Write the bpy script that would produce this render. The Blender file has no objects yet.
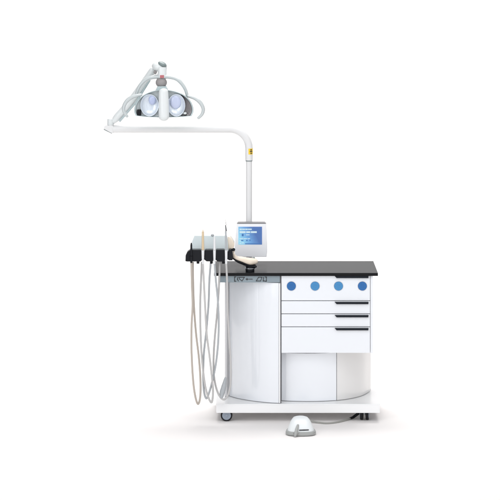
import bpy, bmesh, math, random
from mathutils import Vector, Matrix
random.seed(4)
C = bpy.context.scene
COL = C.collection

# ------------------------------------------------------------------ camera
DIST, PXM, HOR = 12.7, 0.0058, -60.0        # camera distance, metres per photo pixel at Y=0, horizon line
CAMZ = 2.796
cd = bpy.data.cameras.new('camera'); cam = bpy.data.objects.new('camera', cd); COL.objects.link(cam)
cam.location = (0, -DIST, CAMZ); cam.rotation_euler = (math.radians(90), 0, 0)
cd.sensor_width = 36; cd.lens = 36*DIST/(500*PXM); cd.shift_y = -(250-HOR)/500.0
cd.clip_start = 0.1; cd.clip_end = 200
C.camera = cam
C.render.resolution_x = 1024; C.render.resolution_y = 1024
C.view_settings.view_transform = 'Standard'; C.view_settings.look = 'None'
C.view_settings.exposure = 0.0; C.view_settings.gamma = 1.0

# ------------------------------------------------------------------ studio light
w = bpy.data.worlds.new('World'); C.world = w; w.use_nodes = True
# a studio that is bright behind the camera and dim at the sides
wn = w.node_tree; wb = wn.nodes['Background']; wb.inputs[0].default_value = (0.97, 0.98, 1.0, 1)
wtc = wn.nodes.new('ShaderNodeTexCoord'); wsp = wn.nodes.new('ShaderNodeSeparateXYZ'); wmr = wn.nodes.new('ShaderNodeMapRange')
wmr.interpolation_type = 'SMOOTHSTEP'
for k_, v_ in (('From Min', 0.15), ('From Max', -0.72), ('To Min', 0.24), ('To Max', 1.12)): wmr.inputs[k_].default_value = v_
wn.links.new(wtc.outputs['Generated'], wsp.inputs[0]); wn.links.new(wsp.outputs['Y'], wmr.inputs['Value'])
# brighter and dimmer upright bands across the studio, picked up by the glossy doors
wcx = wn.nodes.new('ShaderNodeCombineXYZ'); wno = wn.nodes.new('ShaderNodeTexNoise'); wno.inputs['Scale'].default_value = 5.5
wno.inputs['Detail'].default_value = 1.5
wm2 = wn.nodes.new('ShaderNodeMapRange'); wmu = wn.nodes.new('ShaderNodeMath'); wmu.operation = 'MULTIPLY'
for k_, v_ in (('From Min', 0.3), ('From Max', 0.7), ('To Min', 0.3), ('To Max', 1.7)): wm2.inputs[k_].default_value = v_
wn.links.new(wsp.outputs['X'], wcx.inputs['X']); wn.links.new(wcx.outputs[0], wno.inputs['Vector'])
wn.links.new(wno.outputs['Fac'], wm2.inputs['Value']); wn.links.new(wmr.outputs['Result'], wmu.inputs[0])
wn.links.new(wm2.outputs['Result'], wmu.inputs[1]); wn.links.new(wmu.outputs[0], wb.inputs[1])
def area(name, loc, target, sx, sy, power, col=(1, 1, 1)):
    l = bpy.data.lights.new(name, 'AREA'); l.shape = 'RECTANGLE'; l.size = sx; l.size_y = sy
    l.energy = power; l.color = col
    o = bpy.data.objects.new(name, l); COL.objects.link(o); o.location = loc
    o.rotation_euler = (Vector(target)-Vector(loc)).to_track_quat('-Z', 'Y').to_euler()
    return o
area('softbox_top', (0.3, 1.7, 5.0), (0.0, 0.1, 0), 3.6, 2.2, 190, (1, 0.99, 0.98))
area('softbox_front', (-4.2, -5.5, 3.2), (0, 0.3, 0.9), 2.2, 3.0, 50, (0.93, 0.965, 1.0))
area('added_floor_fill', (0.2, -3.2, 4.4), (0.2, -2.2, 0), 3.6, 1.6, 48, (1, 0.99, 0.985))  # added fill that lifts the near floor to white
area('softbox_backdrop', (0, 1.2, 5.6), (0, 4.6, 2.2), 5.0, 1.0, 30)

# ------------------------------------------------------------------ materials
def mat(name, col, rough=0.4, metal=0.0, coat=0.0, emis=None, es=0.0, noise=0.0, scale=40, bump=0.0, spec=None):
    m = bpy.data.materials.new(name); m.use_nodes = True
    nt = m.node_tree; b = nt.nodes['Principled BSDF']
    b.inputs['Base Color'].default_value = (*col, 1); b.inputs['Roughness'].default_value = rough
    b.inputs['Metallic'].default_value = metal; b.inputs['Coat Weight'].default_value = coat
    b.inputs['Coat Roughness'].default_value = 0.08
    if emis:
        b.inputs['Emission Color'].default_value = (*emis, 1); b.inputs['Emission Strength'].default_value = es
    if spec is not None: b.inputs['Specular IOR Level'].default_value = spec
    if noise > 0 or bump > 0:
        tc = nt.nodes.new('ShaderNodeTexCoord'); n = nt.nodes.new('ShaderNodeTexNoise')
        n.inputs['Scale'].default_value = scale; n.inputs['Detail'].default_value = 5
        nt.links.new(tc.outputs['Object'], n.inputs['Vector'])
        if noise > 0:
            r = nt.nodes.new('ShaderNodeMapRange')
            r.inputs['To Min'].default_value = max(0.02, rough-noise); r.inputs['To Max'].default_value = rough+noise
            nt.links.new(n.outputs['Fac'], r.inputs['Value']); nt.links.new(r.outputs['Result'], b.inputs['Roughness'])
            mx = nt.nodes.new('ShaderNodeMix'); mx.data_type = 'RGBA'
            mx.inputs['A'].default_value = (*[c*(1-noise*0.35) for c in col], 1); mx.inputs['B'].default_value = (*col, 1)
            nt.links.new(n.outputs['Fac'], mx.inputs['Factor']); nt.links.new(mx.outputs['Result'], b.inputs['Base Color'])
        if bump > 0:
            bp = nt.nodes.new('ShaderNodeBump'); bp.inputs['Strength'].default_value = bump
            bp.inputs['Distance'].default_value = 0.002
            nt.links.new(n.outputs['Fac'], bp.inputs['Height']); nt.links.new(bp.outputs['Normal'], b.inputs['Normal'])
    return m
M = {}
M['backdrop'] = mat('backdrop_white', (0.9, 0.872, 0.860), 0.9)
M['panel'] = mat('white_lacquer', (0.78, 0.805, 0.845), 0.26, coat=1.0)
M['carcass'] = mat('light_grey_board', (0.66, 0.66, 0.67), 0.5, noise=0.05)
M['shaded'] = mat('white_lacquer_shaded', (0.725, 0.717, 0.71), 0.26, coat=1.0)  # white lacquer with the warm shade of the turned-away side put in
for k_ in ('panel', 'shaded'):
    b_ = M[k_].node_tree.nodes['Principled BSDF']; b_.inputs['Coat IOR'].default_value = 1.75; b_.inputs['Coat Roughness'].default_value = 0.05
M['base'] = mat('base_white_paint', (0.87, 0.875, 0.88), 0.35, coat=0.2)
M['gap'] = mat('dark_joint', (0.13, 0.13, 0.14), 0.7)
M['top'] = mat('dark_glossy_worktop', (0.030, 0.033, 0.036), 0.22)
M['top'].node_tree.nodes['Principled BSDF'].inputs['Specular IOR Level'].default_value = 0.01
M['edge'] = mat('black_worktop_edge', (0.004, 0.004, 0.005), 0.35, spec=0.2)
M['strip'] = mat('blue_grey_strip', (0.235, 0.29, 0.325), 0.35, noise=0.04, scale=10)
M['black'] = mat('black_plastic', (0.006, 0.007, 0.010), 0.32, noise=0.06, scale=30, spec=0.22)
M['darkgrip'] = mat('black_grip', (0.008, 0.011, 0.017), 0.5, spec=0.2)
M['blue1'] = mat('deep_blue_plastic', (0.022, 0.135, 0.38), 0.3, noise=0.1, scale=90, spec=0.4)
M['blue2'] = mat('sky_blue_plastic', (0.055, 0.24, 0.50), 0.3, noise=0.1, scale=90, spec=0.4)
M['tube'] = mat('white_tube_paint', (0.735, 0.735, 0.735), 0.3, coat=0.4)
M['lampwhite'] = mat('lamp_white_plastic', (0.70, 0.73, 0.73), 0.3, coat=0.4)
M['lampteal'] = mat('lamp_pale_teal_plastic', (0.43, 0.52, 0.535), 0.3, coat=0.4)
M['lampbow'] = mat('lamp_bow_grey_plastic', (0.52, 0.56, 0.565), 0.3, coat=0.5)
M['lampgrey'] = mat('lamp_grey_plastic', (0.19, 0.235, 0.235), 0.4, noise=0.08, scale=20)
M['joint'] = mat('grey_joint', (0.30, 0.28, 0.28), 0.45, noise=0.08, scale=30)
M['lilac'] = mat('lilac_lens', (0.50, 0.55, 0.72), 0.2, coat=0.6, noise=0.1, scale=70)
M['mirror'] = mat('mirror_dark_reflection', (0.20, 0.19, 0.195), 0.25, metal=0.8, noise=0.2, scale=28, bump=0.6)  # dark reflection put into the base colour
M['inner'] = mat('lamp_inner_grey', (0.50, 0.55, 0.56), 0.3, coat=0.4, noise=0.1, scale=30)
M['reflector'] = mat('pale_blue_reflector', (0.66, 0.72, 0.79), 0.25, metal=0.3, coat=0.5, noise=0.1, scale=45, bump=0.25)
M['bulb'] = mat('lilac_bulb_shield', (0.42, 0.48, 0.68), 0.2, coat=0.6, noise=0.1, scale=70)
M['red'] = mat('red_print', (0.48, 0.10, 0.12), 0.5)
M['yellow'] = mat('yellow_sticker', (0.88, 0.58, 0.02), 0.5)
M['ink'] = mat('dark_ink', (0.04, 0.04, 0.045), 0.5)
M['chrome'] = mat('polished_steel', (0.55, 0.57, 0.6), 0.18, metal=1.0, noise=0.05, scale=30)
M['steel_dark'] = mat('dark_steel', (0.16, 0.17, 0.18), 0.3, metal=0.8)
M['beige'] = mat('beige_plastic', (0.82, 0.72, 0.60), 0.4, coat=0.2)
M['beige_grip'] = mat('tan_grip', (0.66, 0.52, 0.34), 0.45, noise=0.08, scale=50)
M['glass'] = mat('pale_blue_cover', (0.58, 0.65, 0.665), 0.15, coat=0.6)
M['hose'] = mat('pale_grey_hose', (0.50, 0.495, 0.49), 0.45, noise=0.08, scale=30)
M['hose_cool'] = mat('cool_grey_hose', (0.41, 0.435, 0.455), 0.45, noise=0.08, scale=30)
M['hose_tan'] = mat('tan_grey_hose', (0.47, 0.42, 0.37), 0.45, noise=0.08, scale=30)
M['hose_white'] = mat('white_hose', (0.74, 0.75, 0.76), 0.4, noise=0.06, scale=30)
M['moncase'] = mat('monitor_white_plastic', (0.90, 0.91, 0.94), 0.35, coat=0.2)
M['mongrey'] = mat('monitor_grey_plastic', (0.22, 0.22, 0.23), 0.4, noise=0.05)
M['wheelgrey'] = mat('grey_wheel_plastic', (0.27, 0.31, 0.37), 0.4, noise=0.08, scale=50)
M['tyre'] = mat('black_rubber', (0.008, 0.008, 0.011), 0.6, spec=0.25)
M['pedalwhite'] = mat('pedal_white_plastic', (0.80, 0.83, 0.84), 0.35, coat=0.2, noise=0.05, scale=20)
M['pedalgrey'] = mat('pedal_grey_rubber', (0.36, 0.37, 0.36), 0.5, noise=0.1, scale=40)
M['cable'] = mat('grey_cable', (0.33, 0.33, 0.31), 0.5)
M['scr_text'] = mat('screen_text', (0.1, 0.1, 0.1), 0.3, emis=(0.72, 0.93, 1.0), es=0.75)
M['scr_dark'] = mat('screen_dark', (0.02, 0.05, 0.1), 0.3, emis=(0.03, 0.12, 0.35), es=1.0)
# the lit picture on the screen: light cyan at lower left to deep blue at right
m = bpy.data.materials.new('screen_picture'); m.use_nodes = True; nt = m.node_tree; b = nt.nodes['Principled BSDF']
tc = nt.nodes.new('ShaderNodeTexCoord'); sp = nt.nodes.new('ShaderNodeSeparateXYZ'); rp = nt.nodes.new('ShaderNodeValToRGB')
nz = nt.nodes.new('ShaderNodeTexNoise'); nz.inputs['Scale'].default_value = 5
ad = nt.nodes.new('ShaderNodeMath'); ad.operation = 'ADD'
ml = nt.nodes.new('ShaderNodeMath'); ml.operation = 'MULTIPLY_ADD'; ml.inputs[1].default_value = 0.35
nt.links.new(tc.outputs['Generated'], sp.inputs[0]); nt.links.new(tc.outputs['Generated'], nz.inputs['Vector'])
nt.links.new(nz.outputs['Fac'], ml.inputs[0]); nt.links.new(sp.outputs['Z'], ml.inputs[2])
ml2 = nt.nodes.new('ShaderNodeMath'); ml2.operation = 'MULTIPLY'; ml2.inputs[1].default_value = 0.35
nt.links.new(ml.outputs[0], ml2.inputs[0])
nt.links.new(sp.outputs['X'], ad.inputs[0]); nt.links.new(ml2.outputs[0], ad.inputs[1])
rp.color_ramp.elements[0].position = 0.22; rp.color_ramp.elements[0].color = (0.34, 0.78, 1.0, 1)
rp.color_ramp.elements[1].position = 1.2; rp.color_ramp.elements[1].color = (0.075, 0.18, 0.48, 1)
e = rp.color_ramp.elements.new(0.6); e.color = (0.17, 0.42, 0.80, 1)
nt.links.new(ad.outputs[0], rp.inputs[0]); nt.links.new(rp.outputs[0], b.inputs['Emission Color'])
b.inputs['Emission Strength'].default_value = 0.85; b.inputs['Base Color'].default_value = (0.01, 0.02, 0.05, 1)
b.inputs['Roughness'].default_value = 0.25
M['screen'] = m

# ------------------------------------------------------------------ helpers
def K(Y): return PXM*(DIST+Y)/DIST
def P(px, py, Y=0.0):                       # photo position at a real depth Y -> point in metres
    return Vector(((px-250)*K(Y), Y, CAMZ-(py-HOR)*K(Y)))
def X(px, Y=0.0): return (px-250)*K(Y)
def Z(py, Y=0.0): return CAMZ-(py-HOR)*K(Y)

class Thing:
    pass
def thing(name, label, cat, loc=(0, 0, 0), group=None):
    o = bpy.data.objects.new(name, None); COL.objects.link(o); o.location = loc
    o.empty_display_size = 0.05
    o['label'] = label; o['category'] = cat
    if group: o['group'] = group
    return o
def root_loc(p):
    while p is not None and p.parent: p = p.parent
    return p.location.copy() if p is not None else Vector((0, 0, 0))
def obj(name, bm, m, parent=None, smooth=True, angle=35):
    bmesh.ops.recalc_face_normals(bm, faces=bm.faces[:])
    if parent is not None:
        bmesh.ops.translate(bm, vec=-root_loc(parent), verts=bm.verts[:])
    me = bpy.data.meshes.new(name); bm.to_mesh(me); bm.free()
    ms = m if isinstance(m, (list, tuple)) else [m]
    for k in ms: me.materials.append(M[k])
    if smooth:
        for p in me.polygons: p.use_smooth = True
        me.set_sharp_from_angle(angle=math.radians(angle))
    o = bpy.data.objects.new(name, me); COL.objects.link(o)
    if parent is not None: o.parent = parent
    if smooth:
        wnm = o.modifiers.new('weighted_normal', 'WEIGHTED_NORMAL'); wnm.keep_sharp = True; wnm.weight = 90
    return o
def box(bm, x0, x1, y0, y1, z0, z1, bev=0.0, seg=2, mi=0):
    n = bmesh.new()
    r = bmesh.ops.create_cube(n, size=1.0)
    for v in n.verts:
        v.co = Vector((x0+(v.co.x+.5)*(x1-x0), y0+(v.co.y+.5)*(y1-y0), z0+(v.co.z+.5)*(z1-z0)))
    if bev > 0: bmesh.ops.bevel(n, geom=n.edges[:], offset=bev, segments=seg, affect='EDGES', profile=0.5)
    merge(bm, n, mi)
def merge(bm, n, mi=0):
    mp = {v: bm.verts.new(v.co) for v in n.verts}
    for f in n.faces:
        g = bm.faces.new([mp[v] for v in f.verts]); g.material_index = mi
    n.free()
def prism_xz(bm, pts, y0, y1, bev=0.0, seg=2, mi=0):     # outline in X/Z, thickness in Y
    n = bmesh.new()
    a = [n.verts.new((p[0], y0, p[1])) for p in pts]; b_ = [n.verts.new((p[0], y1, p[1])) for p in pts]
    n.faces.new(a); n.faces.new(list(reversed(b_)))
    for i in range(len(pts)):
        j = (i+1) % len(pts); n.faces.new((a[i], b_[i], b_[j], a[j]))
    bmesh.ops.recalc_face_normals(n, faces=n.faces[:])
    if bev > 0:
        ed = [e for e in n.edges if abs(e.verts[0].co.y-e.verts[1].co.y) < 1e-6]
        bmesh.ops.bevel(n, geom=ed, offset=bev, segments=seg, affect='EDGES', profile=0.5)
    merge(bm, n, mi)
def prism_xy(bm, pts, z0, z1, bev=0.0, seg=2, mi=0):     # plan outline, height in Z
    n = bmesh.new()
    a = [n.verts.new((p[0], p[1], z0)) for p in pts]; b_ = [n.verts.new((p[0], p[1], z1)) for p in pts]
    n.faces.new(a); n.faces.new(list(reversed(b_)))
    for i in range(len(pts)):
        j = (i+1) % len(pts); n.faces.new((a[i], b_[i], b_[j], a[j]))
    bmesh.ops.recalc_face_normals(n, faces=n.faces[:])
    if bev > 0:
        ed = [e for e in n.edges if abs(e.verts[0].co.z-e.verts[1].co.z) < 1e-6]
        bmesh.ops.bevel(n, geom=ed, offset=bev, segments=seg, affect='EDGES', profile=0.5)
    merge(bm, n, mi)
def crom(pts, n=8):
    out = []
    N = len(pts)
    for i in range(N-1):
        p0 = pts[max(i-1, 0)]; p1 = pts[i]; p2 = pts[i+1]; p3 = pts[min(i+2, N-1)]
        for k in range(n):
            t = k/n
            out.append(0.5*((2*p1)+(-p0+p2)*t+(2*p0-5*p1+4*p2-p3)*t*t+(-p0+3*p1-3*p2+p3)*t**3))
    out.append(pts[-1].copy()); return out
def tube(bm, path, rad, seg=16, ref=None, cap=True, mi=0, dome=False):
    # rad: number, list, or list of (a along side, b along ref) pairs
    N = len(path)
    if not isinstance(rad, (list, tuple)): rad = [rad]*N
    if len(rad) != N:
        R = []
        for i in range(N):
            t = i/(N-1)*(len(rad)-1); k = min(int(t), len(rad)-2); f = t-k
            a, b_ = rad[k], rad[k+1]
            R.append(tuple(a[j]*(1-f)+b_[j]*f for j in range(2)) if isinstance(a, tuple) else a*(1-f)+b_*f)
        rad = R
    if dome:
        p0, p1 = path[0], path[-1]; d0 = (path[0]-path[1]).normalized(); d1 = (path[-1]-path[-2]).normalized()
        def sc(r, f): return tuple(x*f for x in r) if isinstance(r, tuple) else r*f
        def mn(r): return min(r) if isinstance(r, tuple) else r
        pre = [(p0+d0*mn(rad[0])*math.sin(a), sc(rad[0], max(math.cos(a), .03))) for a in (1.5, 1.2, .8, .4)]
        post = [(p1+d1*mn(rad[-1])*math.sin(a), sc(rad[-1], max(math.cos(a), .03))) for a in (.4, .8, 1.2, 1.5)]
        path = [q[0] for q in pre]+list(path)+[q[0] for q in post]
        rad = [q[1] for q in pre]+list(rad)+[q[1] for q in post]; N = len(path)
    rings = []; side = None
    for i in range(N):
        t = (path[min(i+1, N-1)]-path[max(i-1, 0)]).normalized()
        if ref is not None:
            b_ = (ref-t*ref.dot(t)).normalized(); side = t.cross(b_)
        else:
            if side is None:
                r0 = Vector((0, 1, 0)) if abs(t.y) < .9 else Vector((1, 0, 0))
                side = t.cross(r0).normalized()
            side = (side-t*side.dot(t)).normalized(); b_ = side.cross(t)
        ra, rb = rad[i] if isinstance(rad[i], tuple) else (rad[i], rad[i])
        rings.append([bm.verts.new(path[i]+side*ra*math.cos(2*math.pi*k/seg)+b_*rb*math.sin(2*math.pi*k/seg)) for k in range(seg)])
    for i in range(N-1):
        for k in range(seg):
            f = bm.faces.new((rings[i][k], rings[i][(k+1) % seg], rings[i+1][(k+1) % seg], rings[i+1][k])); f.material_index = mi
    if cap:
        for r in (rings[0], list(reversed(rings[-1]))):
            f = bm.faces.new(r); f.material_index = mi
def cyl(bm, a, b_, r, seg=24, bev=0.0, mi=0, r2=None):
    a = Vector(a); b_ = Vector(b_); r2 = r if r2 is None else r2
    d = (b_-a).normalized(); L = (b_-a).length; bev = min(bev, L*.45, r*.9, r2*.9) if bev else 0
    if bev:
        pts = [a, a+d*bev*.3, a+d*bev, b_-d*bev, b_-d*bev*.3, b_]; rr = [r-bev, r-bev*.3, r, r2, r2-bev*.3, r2-bev]
    else: pts = [a, b_]; rr = [r, r2]
    tube(bm, pts, rr, seg, mi=mi)
def ellipsoid(bm, c, rx, ry, rz, mi=0, u=24, v=14, rot=None):
    n = bmesh.new(); bmesh.ops.create_uvsphere(n, u_segments=u, v_segments=v, radius=1.0)
    mt = Matrix.Translation(Vector(c)) @ (rot.to_4x4() if rot else Matrix.Identity(4)) @ Matrix.Diagonal((rx, ry, rz, 1))
    bmesh.ops.transform(n, matrix=mt, verts=n.verts[:]); merge(bm, n, mi)
def disc_y(bm, c, rx, rz, y0, y1, seg=40, bev=0.001):     # round plate facing -Y
    prism_xz(bm, [(c[0]+rx*math.cos(2*math.pi*k/seg), c[1]+rz*math.sin(2*math.pi*k/seg)) for k in range(seg)], y0, y1, bev)
def stroke(bm, pts, w_, y0, y1):                          # printed line through X/Z points
    for (a, b_) in zip(pts[:-1], pts[1:]):
        a = Vector(a); b_ = Vector(b_); d = (b_-a)
        if d.length == 0: continue
        nrm = Vector((-d.y, d.x)).normalized()*w_/2; e_ = d.normalized()*w_*.35
        prism_xz(bm, [tuple(a-e_+nrm), tuple(b_+e_+nrm), tuple(b_+e_-nrm), tuple(a-e_-nrm)], y0, y1)

# ------------------------------------------------------------------ the setting: one white sweep, floor curving up to a wall
bm = bmesh.new()
prof = [(-4.0, 0.0), (2.6, 0.0)]
for k in range(1, 25):
    a = k/24*math.pi/2; prof.append((2.6+2.2*math.sin(a), 2.2-2.2*math.cos(a)))
prof.append((4.8, 3.6))
for i in range(len(prof)-1):
    (ya, za), (yb, zb) = prof[i], prof[i+1]
    bm.faces.new([bm.verts.new(v) for v in ((-3.1, ya, za), (3.1, ya, za), (3.1, yb, zb), (-3.1, yb, zb))])
bmesh.ops.remove_doubles(bm, verts=bm.verts[:], dist=1e-5)
o = obj('backdrop', bm, 'backdrop', angle=60); o['kind'] = 'structure'

# ------------------------------------------------------------------ cabinet on castors
cab = thing('dental_cabinet', 'white wheeled dental cabinet with dark grey worktop, four drawers and bowed doors', 'cabinet', (0.28, 0.24, 0))
XL, XR = X(214), X(378)
ZT = Z(273)
# worktop
bm = bmesh.new()
prism_xy(bm, [(XL, 0), (XR, 0), (XR, .475), (XL, .475)], ZT-.0175, ZT, bev=.0015)
wt = obj('worktop', bm, ['top', 'edge'], cab)
for p in wt.data.polygons:
    if abs(p.normal.z) < .5: p.material_index = 1
# base tray: thin deck with skirts, hollow below
bm = bmesh.new()
bx0, bx1, zb0, zb1 = X(216), X(380), Z(413), Z(404)
box(bm, bx0, bx1, 0, .475, zb1-.008, zb1, .002)
box(bm, bx0+.001, bx1-.001, 0.001, .012, zb0, zb1-.007, .0015)
box(bm, bx0+.001, bx1-.001, .463, .474, zb0, zb1-.007, .0015)
box(bm, bx0+.001, bx0+.012, .0125, .4625, zb0, zb1-.007, .0015)
box(bm, bx1-.012, bx1-.001, .0125, .4625, zb0, zb1-.007, .0015)
obj('base_plate', bm, 'base', cab)
zf = zb1+.003
ZD = Z(353.5, .015)                          # underside of the drawer block
ZS = Z(282.3, .02)                           # underside of the control strip
# plan of the bowed front
def arc(pts, n=10): return crom([Vector((X(a, y), y, 0)) for a, y in pts], n)
left_front = arc([(229.3, .215), (236, .158), (245, .107), (256, .062), (268, .028), (278.7, .012)])
mid_front = arc([(281.6, .082), (292, .069), (308, .062), (322, .068), (336.3, .088)])
right_front = arc([(337.0, .090), (346, .118), (356, .172), (364, .245), (370.8, .365)])
def door_bm(front, z0, z1, th=.018, bev=.0012):
    n = len(front); back = []
    for i, p in enumerate(front):
        t = (front[min(i+1, n-1)]-front[max(i-1, 0)]).normalized(); nr = Vector((-t.y, t.x, 0))
        back.append(p+nr*th)
    bm = bmesh.new(); prism_xy(bm, [(p.x, p.y) for p in front]+[(p.x, p.y) for p in reversed(back)], z0, z1, bev)
    return bm
# carcass
bm = bmesh.new()
pl = [(X(225, .22), .225)]+[(p.x+.003, p.y+.023) for p in left_front[2:]]+[(X(281.2), .034)]
pl += [(X(281.2), .45), (X(225, .22), .45)]
prism_xy(bm, pl, zf-.0025, ZT-.019, .001)
pl2 = [(X(281.2)+.001, .110)]+[(p.x, p.y+.024) for p in mid_front[3:]]+[(p.x-.016, p.y+.016) for p in right_front[4:]]
pl2 += [(right_front[-1].x-.016, .45), (X(281.2)+.001, .45)]
prism_xy(bm, pl2, zf-.0025, ZD-.004, .001)
box(bm, X(281.2)+.001, X(372.6, .02), .036, .45, ZD, ZT-.019, .001)
obj('body', bm, 'carcass', cab)
# dark joint strips between left door and drawers, and between lower doors
bm = bmesh.new(); box(bm, X(280.45), X(281.35), .0165, .036, zf, ZT-.018); obj('joint_strip', bm, 'gap', cab)
bm = bmesh.new(); box(bm, X(336.0, .09), X(337.3, .09), .099, .113, zf, ZD-.004); obj('joint_strip', bm, 'gap', cab)
bm = door_bm(left_front, zf, ZS-.003); d = obj('door', bm, 'panel', cab); d['label'] = 'tall bowed left door'
bm = bmesh.new(); box(bm, X(278.95, .01), X(280.35, .01), .0045, .030, zf, ZS-.003, .0035, 4); obj('edge_profile', bm, 'base', d)
bm = door_bm(mid_front, zf, ZD-.008); d = obj('door', bm, 'panel', cab); d['label'] = 'low bowed middle door'
bm = door_bm(right_front, zf, ZD-.006); d = obj('side_panel', bm, 'shaded', cab); d['label'] = 'curved white end panel with shade in its colour'
bm = bmesh.new(); box(bm, X(224.8, .2), X(224.8, .2)+.012, .205, .224, zf, ZS-.003, .001); obj('edge_trim', bm, 'carcass', cab)
# control strip with its printed marks
bm = bmesh.new(); box(bm, X(219), X(280), .012, .20, ZS, ZT-.018, .0015)
strip = obj('control_strip', bm, 'strip', cab)
bm = bmesh.new(); y0, y1 = .0100, .0119; tw = .0044
def sp_(l): return [(X(a, .01), Z(b_, .01)) for a, b_ in l]
stroke(bm, sp_([(236, 277), (234.6, 277), (234.6, 281.2), (236, 281.2)]), tw, y0, y1)
stroke(bm, sp_([(238, 277.2), (237.3, 279.2), (238.4, 281)]), tw, y0, y1)
stroke(bm, sp_([(239.2, 277.4), (244.4, 277.4), (242, 281), (239.4, 279), (239.2, 277.4)]), tw*.8, y0, y1)
obj('printed_mark', bm, 'ink', strip, smooth=False); bm = bmesh.new()
for a in (246, 247.6, 249.6, 251.4): stroke(bm, sp_([(a, 279.2), (a+.8, 279.2)]), tw, y0, y1)
stroke(bm, sp_([(247, 278.2), (247, 280.2)]), tw*.7, y0, y1)
stroke(bm, sp_([(256.2, 281), (258.6, 277.3), (262, 277.3), (260.6, 281), (256.2, 281)]), tw*.8, y0, y1)
stroke(bm, sp_([(263.6, 277.3), (263.2, 281), (264.8, 281)]), tw, y0, y1)
stroke(bm, sp_([(265.2, 277.1), (266.4, 277.1), (266.4, 281.2), (265.2, 281.2)]), tw, y0, y1)
obj('printed_mark', bm, 'ink', strip, smooth=False)
# drawers
rows = [(276.2, 300.9, 276.0), (301.5, 314.0, 302.0), (314.6, 327.0, 315.2), (327.6, 353.4, 328.2)]
for i, (ya, yb, hy) in enumerate(rows):
    bm = bmesh.new(); box(bm, X(281.5), X(370.2), .015, .034, Z(yb), Z(ya), .0015)
    dr = obj('drawer', bm, 'panel', cab)
    dr['label'] = ['top drawer with four round blue discs', 'upper shallow drawer', 'lower shallow drawer', 'deep bottom drawer'][i]
    bm = bmesh.new()
    pts = [(X(334.8), Z(hy+.2)), (X(368.6), Z(hy+.2)), (X(368.4), Z(hy+2.3)), (X(336.6), Z(hy+2.3))]
    prism_xz(bm, pts, .003, .0152, .001)
    obj('handle', bm, 'darkgrip', dr)
    if i == 0:
        for k, (cx, mt) in enumerate(((291.4, 'blue1'), (315.1, 'blue2'), (338.6, 'blue2'), (362.5, 'blue1'))):
            bm = bmesh.new(); disc_y(bm, (X(cx), Z(286.4)), 4.45*PXM, 4.45*PXM, .009, .0152, bev=.002)
            kn = obj('round_disc', bm, mt, dr, angle=25)
            bm = bmesh.new(); disc_y(bm, (X(cx), Z(286.4)), 1.3*PXM, 1.3*PXM, .0078, .0088, 24, .0004); obj('centre_cap', bm, mt, kn, angle=25)
            bm = bmesh.new(); c_ = Vector((X(cx), .0142, Z(286.4)))
            tube(bm, [c_+Vector((math.cos(a_*math.pi/24), 0, math.sin(a_*math.pi/24)))*4.75*PXM for a_ in range(49)], .0012, 8, ref=Vector((0, 1, 0)), cap=False)
            obj('rim', bm, 'base', kn)
bm = bmesh.new(); box(bm, X(370.6), X(373.0), .016, .45, ZD+.0015, ZT-.0185, .0012)
obj('side_panel', bm, 'panel', cab)
# castors
def castor(cx, cy, rot):
    root = bmesh.new()
    R_ = Matrix.Rotation(rot, 4, 'Z'); T = Matrix.Translation((cx, cy, 0)) @ R_
    def put(n): bmesh.ops.transform(n, matrix=T, verts=n.verts[:]); return n
    n = bmesh.new(); cyl(n, (0, 0, .066), (0, 0, zb1-.008), .010, 16); box(n, -.022, .022, -.022, .022, zb1-.0115, zb1-.0085, .0008)
    box(n, -.012, .018, -.006, .006, .030, .074, .003)
    ca = obj('castor', put(n), 'hose_cool', cab)
    for s in (-1, 1):
        n = bmesh.new(); cyl(n, (.008, s*.0075, .0342), (.008, s*.0245, .0342), .034, 40, .003)
        wh = obj('wheel', put(n), 'tyre', ca)
        n = bmesh.new(); cyl(n, (.008, s*.0235, .0342), (.008, s*.0265, .0342), .0255, 36, .0012)
        cyl(n, (.008, s*.0255, .0342), (.008, s*.029, .0342), .008, 20, .001)
        obj('hub', put(n), 'wheelgrey', wh)
castor(X(225.2, .05), .042, 0.0)
castor(X(364.5, .05), .055, math.radians(83))
castor(X(222, .4), .43, 0.7); castor(X(366, .4), .43, 2.2)

# ------------------------------------------------------------------ operating lamp on its post
YP = .40
lamp = thing('operating_lamp', 'white dental operating lamp on a tall bent post rising behind the monitor', 'lamp', (X(249.2, YP), YP, ZT))
k = K(YP)
bm = bmesh.new(); tube(bm, [P(249, 161, YP), Vector((X(249, YP), YP, ZT+.012))], .0188, 28); obj('post', bm, 'tube', lamp)
bm = bmesh.new(); cyl(bm, (X(249, YP), YP, ZT+.0005), (X(249, YP), YP, ZT+.012), .036, 32, .003); obj('foot_flange', bm, 'lampgrey', lamp)
bm = bmesh.new()
path = [P(113, 129, YP), P(170, 129, YP)]
R = 19.5
for a in range(0, 91, 6):
    t = math.radians(a); path.append(P(229.5+R*math.sin(t), 129+R-R*math.cos(t), YP))
path.append(P(249, 160.2, YP))
tube(bm, path, .0230, 32); arm = obj('bent_arm', bm, 'tube', lamp)
bm = bmesh.new(); cyl(bm, P(249, 160.1, YP), P(249, 161.1, YP), .0212, 28); obj('collar', bm, 'lampgrey', arm)
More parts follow.
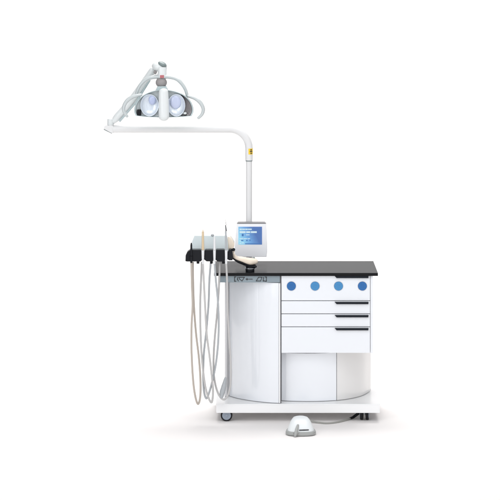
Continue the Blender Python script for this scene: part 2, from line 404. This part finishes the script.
# warning sticker wrapped round the post
def wrap(bm, zc, hz, a0, a1, rr, n=8):
    cx = X(249, YP); vs = []
    for i in range(n+1):
        a = math.radians(a0+(a1-a0)*i/n)
        vs.append([bm.verts.new((cx+q*math.sin(a), YP-q*math.cos(a), z)) for q, z in ((rr, zc-hz), (rr, zc+hz), (rr-.0006, zc+hz), (rr-.0006, zc-hz))])
    for i in range(n):
        for j in range(4): bm.faces.new((vs[i][j], vs[i+1][j], vs[i+1][(j+1) % 4], vs[i][(j+1) % 4]))
    bm.faces.new(vs[0]); bm.faces.new(list(reversed(vs[-1])))
bm = bmesh.new(); wrap(bm, Z(151.2, YP), .0175, -8, 70, .0239); st = obj('warning_sticker', bm, 'yellow', arm)
bm = bmesh.new(); wrap(bm, Z(149.6, YP), .0035, 20, 44, .0244); wrap(bm, Z(151.2, YP), .0035, 12, 52, .0244); wrap(bm, Z(153, YP), .003, 20, 46, .0244)
obj('symbol', bm, 'ink', st)
# blunt wedge end of the horizontal arm
bm = bmesh.new()
prism_xz(bm, [(X(a, YP), Z(b_, YP)) for a, b_ in ((113.4, 125.1), (105.4, 125.3), (103.8, 126.6), (104.2, 128.8), (111.6, 132.9), (113.4, 132.9))], YP-.02, YP+.02, .003)
endc = obj('arm_end', bm, 'tube', lamp)
bm = bmesh.new()
prism_xz(bm, [(X(a, YP), Z(b_, YP)) for a, b_ in ((104.0, 128.6), (111.4, 132.7), (112.0, 133.5), (103.9, 129.5))], YP-.019, YP+.019, .0005)
obj('end_plate', bm, 'lampgrey', endc)
bm = bmesh.new(); cyl(bm, P(110.6, 125.6, YP), P(110.6, 118.6, YP), .0195, 28, .006); cyl(bm, P(110.6, 124.4, YP), P(110.6, 123.6, YP), .0215, 28)
obj('pivot', bm, 'lampwhite', lamp)
# sprung arm leaning up to the lamp head
bm = bmesh.new()
tube(bm, crom([P(114, 120.8, .40), P(118, 116.4, .40), P(130, 102.5, .39), P(143, 84.5, .37), P(152.5, 70.5, .34)], 8),
     [.017, .0235, .0235, .0225, .021], 24, dome=True)
sa = obj('spring_arm', bm, 'lampwhite', lamp)
bm = bmesh.new(); tube(bm, [P(119.5, 121.5, .38), P(136, 102.5, .37), P(150, 80, .35)], .006, 12); obj('linkage_rod', bm, 'lampteal', sa)
# swivel head
bm = bmesh.new()
rt = Matrix.Rotation(math.radians(14), 3, 'Y')
ellipsoid(bm, P(159.5, 67, .30), .047, .042, .030, rot=rt); hd = obj('swivel_housing', bm, 'lampwhite', lamp)
bm = bmesh.new(); ellipsoid(bm, P(162.2, 64.6, .288), .029, .034, .0175, rot=Matrix.Rotation(math.radians(24), 3, 'Y')); obj('cap', bm, 'lampgrey', hd)
bm = bmesh.new(); ellipsoid(bm, P(155.2, 72.2, .29), .010, .012, .012); obj('bolt', bm, 'joint', hd)
bm = bmesh.new(); tube(bm, [P(162, 68, .28), P(162.2, 72, .275), P(162, 78, .27)], [.030, .027, .028], 28); nk = obj('neck', bm, 'lampwhite', lamp)
bm = bmesh.new()
for a0, a1 in ((-20, -4), (-1, 8), (11, 24)):
    cx, cy = P(162, 76.3, .27).x, .271; vs = []
    for i in range(5):
        a = math.radians(a0+(a1-a0)*i/4)
        vs.append([bm.verts.new((cx+q*math.sin(a), cy-q*math.cos(a), z)) for q, z in ((.030, Z(77.7, .27)), (.030, Z(74.9, .27)), (.027, Z(74.9, .27)), (.027, Z(77.7, .27)))])
    for i in range(4):
        for j in range(4): bm.faces.new((vs[i][j], vs[i+1][j], vs[i+1][(j+1) % 4], vs[i][(j+1) % 4]))
    bm.faces.new(vs[0]); bm.faces.new(list(reversed(vs[-1])))
obj('red_mark', bm, 'red', nk)
# bow above the lamp head
bm = bmesh.new(); YB = .27
bow = crom([P(a, b_, YB) for a, b_ in ((136.2, 96.5), (137.6, 90.5), (141.2, 84), (147, 79), (154, 77), (162, 76.6), (170, 77), (177, 79.2), (182, 84), (185.6, 90), (187.6, 97))], 7)
tube(bm, bow, [(.0095, .014), (.0120, .02), (.0135, .024), (.0120, .02), (.0090, .014)], 20, ref=Vector((0, 1, 0)))
bw = obj('bow', bm, 'lampbow', lamp)
bm = bmesh.new(); ellipsoid(bm, P(161.3, 82.5, .265), .034, .030, .031); obj('ball_joint', bm, 'joint', lamp)
bm = bmesh.new(); prism_xz(bm, [(X(a, .25), Z(b_, .25)) for a, b_ in ((157.6, 86), (166.2, 86), (169.5, 92), (154.5, 92))], .225, .29, .006); obj('mount', bm, 'lampteal', lamp)
# shell: rim outline, domed back, concave mirrored inside
YL = .20
outl = crom([P(a, b_, YL) for a, b_ in ((135.8, 116.0), (134.2, 111.5), (135, 105.5), (138.4, 99.5), (144.5, 94.6), (152, 91.3), (160, 89.8), (168, 90), (176, 91.6), (184, 95), (190, 100.4), (193, 106.5), (193.4, 112), (191.6, 116.2))], 5)
bot = crom([P(a, b_, YL) for a, b_ in ((191.6, 116.2), (180, 117), (164, 117.6), (147, 117), (135.8, 116.0))], 5)
loop = outl+bot[1:-1]
cen = P(164, 104.5, YL)
def ring(f, dy, zoff=0): return [Vector((cen.x+(p.x-cen.x)*f, YL+dy, cen.z+(p.z-cen.z)*f+zoff)) for p in loop]
def loft(bm, rs, close=True):
    V = [[bm.verts.new(p) for p in r] for r in rs]; n = len(V[0])
    for a, b_ in zip(V[:-1], V[1:]):
        for i in range(n): bm.faces.new((a[i], a[(i+1) % n], b_[(i+1) % n], b_[i]))
    if close: bm.faces.new(V[-1])
    return V
bm = bmesh.new()
V = loft(bm, [ring(.945, .002), ring(.955, -.004), ring(.985, -.006), ring(1.0, 0), ring(1.0, .02), ring(.96, .055), ring(.82, .085), ring(.55, .105), ring(.2, .112)])
V2 = loft(bm, [ring(.945, .002), ring(.93, .012), ring(.82, .0165), ring(.55, .018), ring(.2, .019)])
bmesh.ops.remove_doubles(bm, verts=bm.verts[:], dist=1e-5)
sh = obj('lamp_shell', bm, ['lampteal', 'inner', 'mirror'], lamp)
# mark the faces of the inner bowl (they were lofted second) by their normal facing the camera side
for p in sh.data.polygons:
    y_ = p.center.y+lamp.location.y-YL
    if p.normal.y < 0.02 and y_ > .0025 and y_ < .0195: p.material_index = 2 if p.center.x+lamp.location.x-cen.x > .098 else 1  # right end of the bowl gets the painted dark reflection
# reflector cups
def cup(cx, cy, rx, rz, tilt):
    bm = bmesh.new(); c = P(cx, cy, YL); rings = []
    for f, dy in ((1.0, .010), (1.03, -.003), (1.0, -.008), (.95, -.007), (.90, -.001), (.72, .007), (.45, .012), (.18, .014)):
        rr = []
        for i in range(40):
            a = 2*math.pi*i/40; x_, z_ = rx*f*math.cos(a), rz*f*math.sin(a)
            rr.append(Vector((c.x+x_, c.y+dy+tilt*x_, c.z+z_)))
        rings.append(rr)
    loft(bm, rings); return obj('reflector', bm, 'reflector', lamp)
r1 = cup(149.6, 105.2, 8.9*k, 10.8*k, .12); r2 = cup(176.4, 105.2, 8.7*k, 10.9*k, -.12)
bm = bmesh.new(); ellipsoid(bm, P(152.3, 100.2, YL+.004), 3.4*k, .010, 4.6*k); obj('bulb_shield', bm, 'bulb', r1)
bm = bmesh.new(); ellipsoid(bm, P(175.6, 102, YL+.006), 5.2*k, .010, 6.6*k); obj('bulb_shield', bm, 'lilac', r2)
bm = bmesh.new(); box(bm, X(136.9, YL), X(141.2, YL), YL-.004, YL+.0155, Z(115.6, YL), Z(109.5, YL), .006, 3); obj('dark_block', bm, 'black', lamp)  # plain black block at the lower left of the bowl
bm = bmesh.new(); ellipsoid(bm, P(185, 113.2, YL+.004), .011, .01, .008); obj('pale_bead', bm, 'lampwhite', lamp)  # small whitish bead at the lower right of the bowl
# centre column with rounded foot
bm = bmesh.new()
tube(bm, [P(163.5, 92, .185), P(163.7, 100, .182), P(163.9, 110, .178), P(163.9, 116.5, .176)], [(.028, .022), (.0305, .025), (.0315, .027), (.0315, .027)], 28, ref=Vector((0, 1, 0)), dome=True)
obj('centre_column', bm, 'lampwhite', lamp)
for pts in (((188.5, 96.2), (195, 98.4), (200.2, 102.5), (203.2, 108.5), (202.2, 114), (198.6, 117.8)),
            ((141, 94.8), (133.5, 96.6), (127.6, 100.2), (124, 106), (124, 111.5), (127, 116.2))):
    bm = bmesh.new(); tube(bm, crom([P(a, b_, .22) for a, b_ in pts], 7), [(.0085, .011), (.0125, .014), (.0105, .013), (.0085, .010)], 18, ref=Vector((0, 1, 0)), dome=True)
    obj('handle', bm, 'lampbow', lamp)

# ------------------------------------------------------------------ monitor in front of the post
mon = thing('control_monitor', 'small white control monitor with a lit blue screen above the worktop', 'monitor', (X(251, .32), .32, ZT))
YM = .30
bm = bmesh.new()
prism_xz(bm, [(X(a, YM), Z(b_, YM)) for a, b_ in ((237.6, 223.8), (265.6, 223.8), (266.3, 226), (267.4, 250), (266.5, 257), (235.6, 257), (234.4, 250), (236.6, 226))], YM, YM+.05, .0035, 3)
case = obj('case', bm, 'moncase', mon)
bm = bmesh.new()
prism_xz(bm, [(X(a, YM), Z(b_, YM)) for a, b_ in ((236.8, 223.95), (266.4, 223.95), (264.6, 222.6), (238.4, 222.6))], YM+.001, YM+.058, .001)
obj('top_cover', bm, 'mongrey', mon)
bm = bmesh.new(); box(bm, X(238.4, YM), X(262, YM), YM-.0022, YM+.002, Z(244.5, YM), Z(226.7, YM), .0006)
scr = obj('screen', bm, 'screen', mon)
def bar(bm, a0, a1, b0, b1): box(bm, X(a0, YM), X(a1, YM), YM-.0029, YM-.0021, Z(b1, YM), Z(b0, YM))
bm = bmesh.new()
x = 239.6
for wd in (1.6, .9, 1.4, 1.1, 1.7, .8, 1.3, 1.5): bar(bm, x, x+wd, 228.6, 229.9); x += wd+.25
bar(bm, 239.6, 245.6, 231.2, 232.9); bar(bm, 246.2, 250.2, 231.2, 232.9); bar(bm, 250.8, 256.8, 231.2, 232.9)
for a0, a1, b_ in ((246, 249.6, 234.8), (239.6, 243, 238.6), (243.5, 247, 238.6), (247.5, 250, 238.6), (239.6, 241, 243.2), (241.6, 244, 242.8), (239.4, 241.2, 241)):
    bar(bm, a0, a1, b_-.35, b_+.35)
obj('screen_text', bm, 'scr_text', scr, smooth=False)
bm = bmesh.new(); bar(bm, 245, 261.6, 243.3, 244.2); bar(bm, 241.8, 243.6, 233.8, 236.2); bar(bm, 246.2, 247.6, 239.8, 241); bar(bm, 249.5, 250.5, 239.6, 240.8); bar(bm, 241, 243.4, 239.9, 240.9)
obj('screen_icons', bm, 'scr_dark', scr, smooth=False)
bm = bmesh.new(); box(bm, X(245, .35), X(253, .35), YM+.0495, .382, Z(248, .35), Z(232, .35), .004); obj('bracket', bm, 'mongrey', mon)

# ------------------------------------------------------------------ instrument holder on its swivelling bracket
YH = -.02
hold = thing('instrument_holder', 'instrument holder with four black clips, pale blue cover and beige swivel arm', 'holder', (X(250, .05), .05, ZT))
bm = bmesh.new(); cyl(bm, (X(250, .05), .05, ZT+.0005), (X(250, .05), .05, ZT+.019), .026, 32, .002); obj('swivel_base', bm, 'black', hold)
bm = bmesh.new(); cyl(bm, (X(250, .05), .05, ZT+.0192), (X(250, .05), .05, ZT+.0225), .031, 32, .001); obj('swivel_ring', bm, 'chrome', hold)
bm = bmesh.new(); cyl(bm, (X(250, .05), .05, ZT+.0227), (X(250, .05), .05, ZT+.036), .025, 32, .002); obj('swivel_collar', bm, 'black', hold)
UP = Vector((0, 0, 1))
ap = [(232.9, 250.5, -.01), (233.5, 254.5, -.01), (236.2, 257.8, 0), (241.5, 259.4, .02), (248, 261.2, .045), (254.2, 261.2, .07)]
bm = bmesh.new(); tube(bm, crom([P(*p) for p in ap], 7), [(.014, .007), (.016, .009), (.020, .012), (.030, .017), (.038, .0215), (.030, .018)], 24, ref=UP, dome=True)
ba = obj('bracket_arm', bm, 'beige', hold)
ap2 = [(233.2, 258.2, .0), (238, 261.4, .005), (244, 263.6, .03), (250.5, 266.0, .05), (254.4, 266.0, .06)]
bm = bmesh.new(); tube(bm, crom([P(*p) for p in ap2], 7), [(.014, .006), (.020, .008), (.026, .010), (.030, .010)], 24, ref=UP, dome=True)
obj('underside', bm, 'black', ba)  # black layer modelled in place of the shadow below the arm
bm = bmesh.new(); cyl(bm, P(253.6, 259.6, .07), P(253.6, 257.2, .07), .0085, 20, .002); obj('knob', bm, 'lampgrey', ba)
bm = bmesh.new(); cyl(bm, P(233.6, 249.6, -.05), P(233.6, 249.6, -.01), .0095, 20, .003); cyl(bm, P(231, 249.6, -.02), P(233.6, 249.6, -.02), .006, 12)
obj('knob', bm, 'black', hold)
# housing wedge and cover
def quadwedge(bm, pts_front, pts_back, bev=.004):
    n = bmesh.new(); a = [n.verts.new(p) for p in pts_front]; b_ = [n.verts.new(p) for p in pts_back]
    n.faces.new(a); n.faces.new(list(reversed(b_)))
    for i in range(len(a)):
        j = (i+1) % len(a); n.faces.new((a[i], b_[i], b_[j], a[j]))
    bmesh.ops.recalc_face_normals(n, faces=n.faces[:])
    bmesh.ops.bevel(n, geom=n.edges[:], offset=bev, segments=3, affect='EDGES', profile=.5); merge(bm, n)
fr = [P(190.5, 252, .01), P(191.5, 243, .03), P(194.5, 235.4, .045), P(227, 235.4, .045), P(228, 243, .03), P(228.5, 252, .01)]
bk = [p+Vector((0, .018, -.004)) for p in fr]
bm = bmesh.new(); quadwedge(bm, fr, bk); obj('cover', bm, 'glass', hold)
bm = bmesh.new()
quadwedge(bm, [p+Vector((0, .0185, -.008)) for p in fr], [Vector((p.x, .15, min(p.z, P(0, 240, .05).z)-.012)) for p in fr], .003)
obj('housing', bm, 'glass', hold)
bm = bmesh.new(); prism_xz(bm, [(X(a, .06), Z(b_, .06)) for a, b_ in ((227.6, 236.0), (230.4, 236.4), (232.6, 239.4), (234.6, 243), (234.2, 246.4), (232.6, 249.2), (231.6, 251.5), (227.6, 251.5))], .035, .125, .008, 3); obj('end_cap', bm, 'beige', hold)
bm = bmesh.new(); ellipsoid(bm, P(212.5, 235.2, .045), .009, .009, .008); obj('button', bm, 'hose_cool', hold)
# clips
bm = bmesh.new(); box(bm, X(188), X(231.5), -.004, .024, Z(259.5), Z(251.5), .004); obj('rail', bm, 'black', hold)
clips = [[(185.4, 261), (185.6, 255.5), (187.6, 251.4), (190.4, 249.6), (200.6, 249.6), (201.8, 251), (201.8, 260), (200.8, 261.4), (187, 261.4)],
         [(204.4, 251), (205.4, 249.7), (212.8, 249.7), (213.7, 251), (213.7, 260), (212.8, 261.3), (206.6, 261.3), (204.4, 259.6)],
         [(215.4, 251), (216.4, 249.5), (224.2, 249.5), (225.0, 251), (225.0, 260.4), (224, 261.6), (217.4, 261.4), (215.4, 259.4)],
         [(227.8, 252.2), (229, 249.4), (231.2, 249.0), (232.4, 251), (233, 258), (232.4, 260.2), (228.8, 260.2), (227.8, 259)]]
for i, c_ in enumerate(clips):
    bm = bmesh.new(); prism_xz(bm, [(X(a, -.05), Z(b_, -.05)) for a, b_ in c_], -.06, -.0045, .004, 3)
    cl = obj('clip', bm, 'black', hold)
    if i < 3:
        xx = (198, 211.4, 223.4)[i]
        bm = bmesh.new(); cyl(bm, P(xx, 260.5, -.04), P(xx, 263.6, -.04), .0085, 18, .002); obj('hose_socket', bm, 'black', cl)

# ------------------------------------------------------------------ handpieces with hoses
def handpiece(label, px, parts, hoses, hm, rad=.0058, extra=None, name='dental_handpiece'):
    t = thing(name, label, 'handpiece', P(px, 262, -.06), group='handpieces hanging in the holder')
    for (nm, mt, y0_, y1_, r0, r1_, *dx) in parts:
        bm = bmesh.new(); d_ = dx[0] if dx else 0
        cyl(bm, P(px+d_, y0_, -.068), P(px, y1_, -.066), r0, 18, min(r0, r1_)*.3, r2=r1_)
        obj(nm, bm, mt, t)
    bm = bmesh.new(); tube(bm, crom([P(*q) for q in hoses], 10), rad, 14); obj('hose', bm, hm, t)
    return t
F, Bk = -.066, -.035
handpiece('dark handpiece at the left end of the holder with a tan hose looping lowest', 191.3,
    [('grip', 'black', 244.6, 256, .0055, .007), ('tip', 'black', 242.8, 244.6, .003, .005), ('sleeve', 'black', 256.1, 263, .0085, .0065)],
    [(191.4, 262.6, F), (191.9, 285, F), (192.6, 305, F), (191.6, 325, F), (191.5, 350, F), (192.9, 378, F), (195, 395, F), (197.9, 404, -.058), (200.2, 397, -.05), (200.4, 380, -.045), (198.9, 358, -.04), (196.2, 335, -.037), (194.2, 310, Bk), (193.2, 285, Bk), (192.9, 262, Bk)],
    'hose_tan')
handpiece('tan tipped handpiece rising between the first and second black clips', 202.9,
    [('grip', 'beige_grip', 231.5, 250, .0062, .0078), ('tip', 'beige', 229.6, 231.5, .004, .0062), ('sleeve', 'hose_white', 250.1, 264, .0088, .006)],
    [(202.9, 263.6, F), (204, 285, F), (205.2, 308, -.074), (206.6, 333, -.082), (209.6, 357, -.082), (212, 378, -.078), (213, 392, -.07), (211.7, 402.3, -.064), (208.4, 397.5, -.06), (205, 385, -.056), (202.2, 362, -.05), (200.6, 335, -.045), (200.2, 305, -.04), (201, 280, Bk), (201.9, 262, Bk)],
    'hose')
handpiece('plain white handpiece between the second and third black clips, below the grey button', 214.5,
    [('grip', 'hose_white', 238.5, 250, .006, .0072), ('tip', 'hose_white', 236.6, 238.5, .004, .006), ('sleeve', 'hose_white', 250.1, 264, .0082, .006)],
    [(214.5, 263.6, F), (215.8, 280, F), (217.8, 300, -.062), (218.7, 320, -.06), (218.2, 342, -.06), (216, 363, -.06), (212.6, 380, -.059), (209.3, 392, -.058), (206.3, 398.4, -.05), (203.9, 391, -.045), (203.2, 375, -.042), (204, 352, -.04), (206.4, 330, -.038), (208.6, 303, Bk), (209.4, 280, Bk), (210.8, 262, -.04)],
    'hose_cool')
t4 = handpiece('tallest handpiece with a thin pointed steel tip at the right of the holder', 226.2,
    [('grip', 'hose_cool', 231, 250, .0048, .0068, -.5), ('tip', 'steel_dark', 225, 231, .0026, .0046, -.7), ('needle', 'steel_dark', 219.5, 225, .0007, .0014, -.9), ('sleeve', 'hose_white', 250.1, 264, .0082, .0064)],
    [(226.3, 263.6, F), (227.2, 285, F), (227.6, 310, F), (229, 335, F), (230.6, 362, -.064), (230.6, 382, -.06), (228.3, 394, -.056), (223.4, 399.5, -.05), (217.6, 392, -.045), (214, 376, -.04), (213.6, 357, -.036), (214.8, 337, -.032), (217, 314, -.028), (218.9, 288, -.028), (219.8, 262, -.025)],
    'hose')
bm = bmesh.new(); tube(bm, crom([P(221.6, 397, -.049), P(222.4, 392, -.044), P(224, 386, -.04), P(225.4, 378, -.036)], 6), [.009, .0155, .0145, .006], 20, dome=True)
cp = obj('hose_weight', bm, 'hose_cool', t4); cp['label'] = 'pale grey rounded weight in the loop of the hose'

# ------------------------------------------------------------------ foot pedal
YF = -.36
ped = thing('foot_pedal', 'white domed foot pedal with grey rim on the floor in front of the cabinet', 'foot control', (X(301, YF), YF, 0))
cx, cy = X(301, YF), -.27
def narrow(y_): return 1.12-(y_+.375)/.21*.52
def dring(rx, ry, z, n=56, cut=0.0, pw=2.6):
    out = []
    for i in range(n):
        a = 2*math.pi*i/n; c_, s_ = math.cos(a), math.sin(a)
        y_ = cy+ry*math.copysign(abs(s_)**(2/pw), s_)
        out.append(Vector((cx+narrow(y_)*rx*math.copysign(abs(c_)**(2/pw), c_), y_, z)))
    return out
bm = bmesh.new()
V = loft(bm, [dring(.082, .094, .002), dring(.091, .103, .004), dring(.093, .105, .012), dring(.090, .102, .021), dring(.083, .095, .023)])
bm.faces.new(list(reversed(V[0]))); obj('base_rim', bm, 'pedalgrey', ped)
def hood_ring(rx, y0_, y1_, z, n=56, taper=.0):
    out = []; yc, ry = (y0_+y1_)/2, (y1_-y0_)/2
    for i in range(n):
        a = 2*math.pi*i/n; c_, s_ = math.cos(a), math.sin(a)
        y_ = yc+ry*math.copysign(abs(s_)**.8, s_)
        out.append(Vector((cx+narrow(y_)*rx*math.copysign(abs(c_)**.8, c_), y_, z)))
    return out
bm = bmesh.new()
V = loft(bm, [hood_ring(.083, -.362, -.178, .0215), hood_ring(.0805, -.354, -.180, .032), hood_ring(.073, -.336, -.184, .052), hood_ring(.063, -.312, -.19, .070), hood_ring(.052, -.292, -.2, .080), hood_ring(.03, -.27, -.215, .0845)])
bm.faces.new(list(reversed(V[0]))); hood = obj('hood', bm, 'pedalwhite', ped)
bm = bmesh.new()
tube(bm, crom([Vector((X(301+a, -.34), y_, z_)) for a, y_, z_ in ((-1.5, -.3575, .0335), (3, -.3555, .0335), (7.4, -.351, .0335))], 5), [.003, .0038, .003], 12, dome=True)
obj('slot', bm, 'ink', hood)
bm = bmesh.new()
tube(bm, crom([Vector((X(a, -.36), y_, z_)) for a, y_, z_ in ((298, -.335, .056), (297, -.358, .042), (296, -.382, .026), (295, -.392, .010))], 5), [(.006, .006), (.009, .006), (.010, .007), (.007, .006)], 16, dome=True)
obj('lever', bm, 'pedalgrey', ped)
bm = bmesh.new(); ellipsoid(bm, Vector((X(296.2, -.37), -.372, .022)), .017, .012, .007); obj('lever_pivot', bm, 'pedalgrey', ped)
def onfloor(px, py, z=.005):
    kk = (CAMZ-z)/(py-HOR); Y = (kk/PXM-1)*DIST; return Vector(((px-250)*kk, Y, z))
bm = bmesh.new()
tube(bm, crom([onfloor(304, 419.6, .012), onfloor(312, 421.2, .010), onfloor(319, 422.6), onfloor(327, 423.2), onfloor(337, 422.2), onfloor(347, 419.6, .006), onfloor(354, 416.6, .012), P(360, 412.0, .09)], 8), .0052, 14)
cb = obj('cable', bm, 'cable', ped)
bm = bmesh.new(); tube(bm, crom([onfloor(350, 418.4, .008), onfloor(354, 416.6, .012), P(360, 412.0, .09)], 6), [.0062, .0085, .0085], 16)
obj('cable_boot', bm, 'black', cb)

C.render.engine = 'CYCLES'
C.cycles.max_bounces = 8
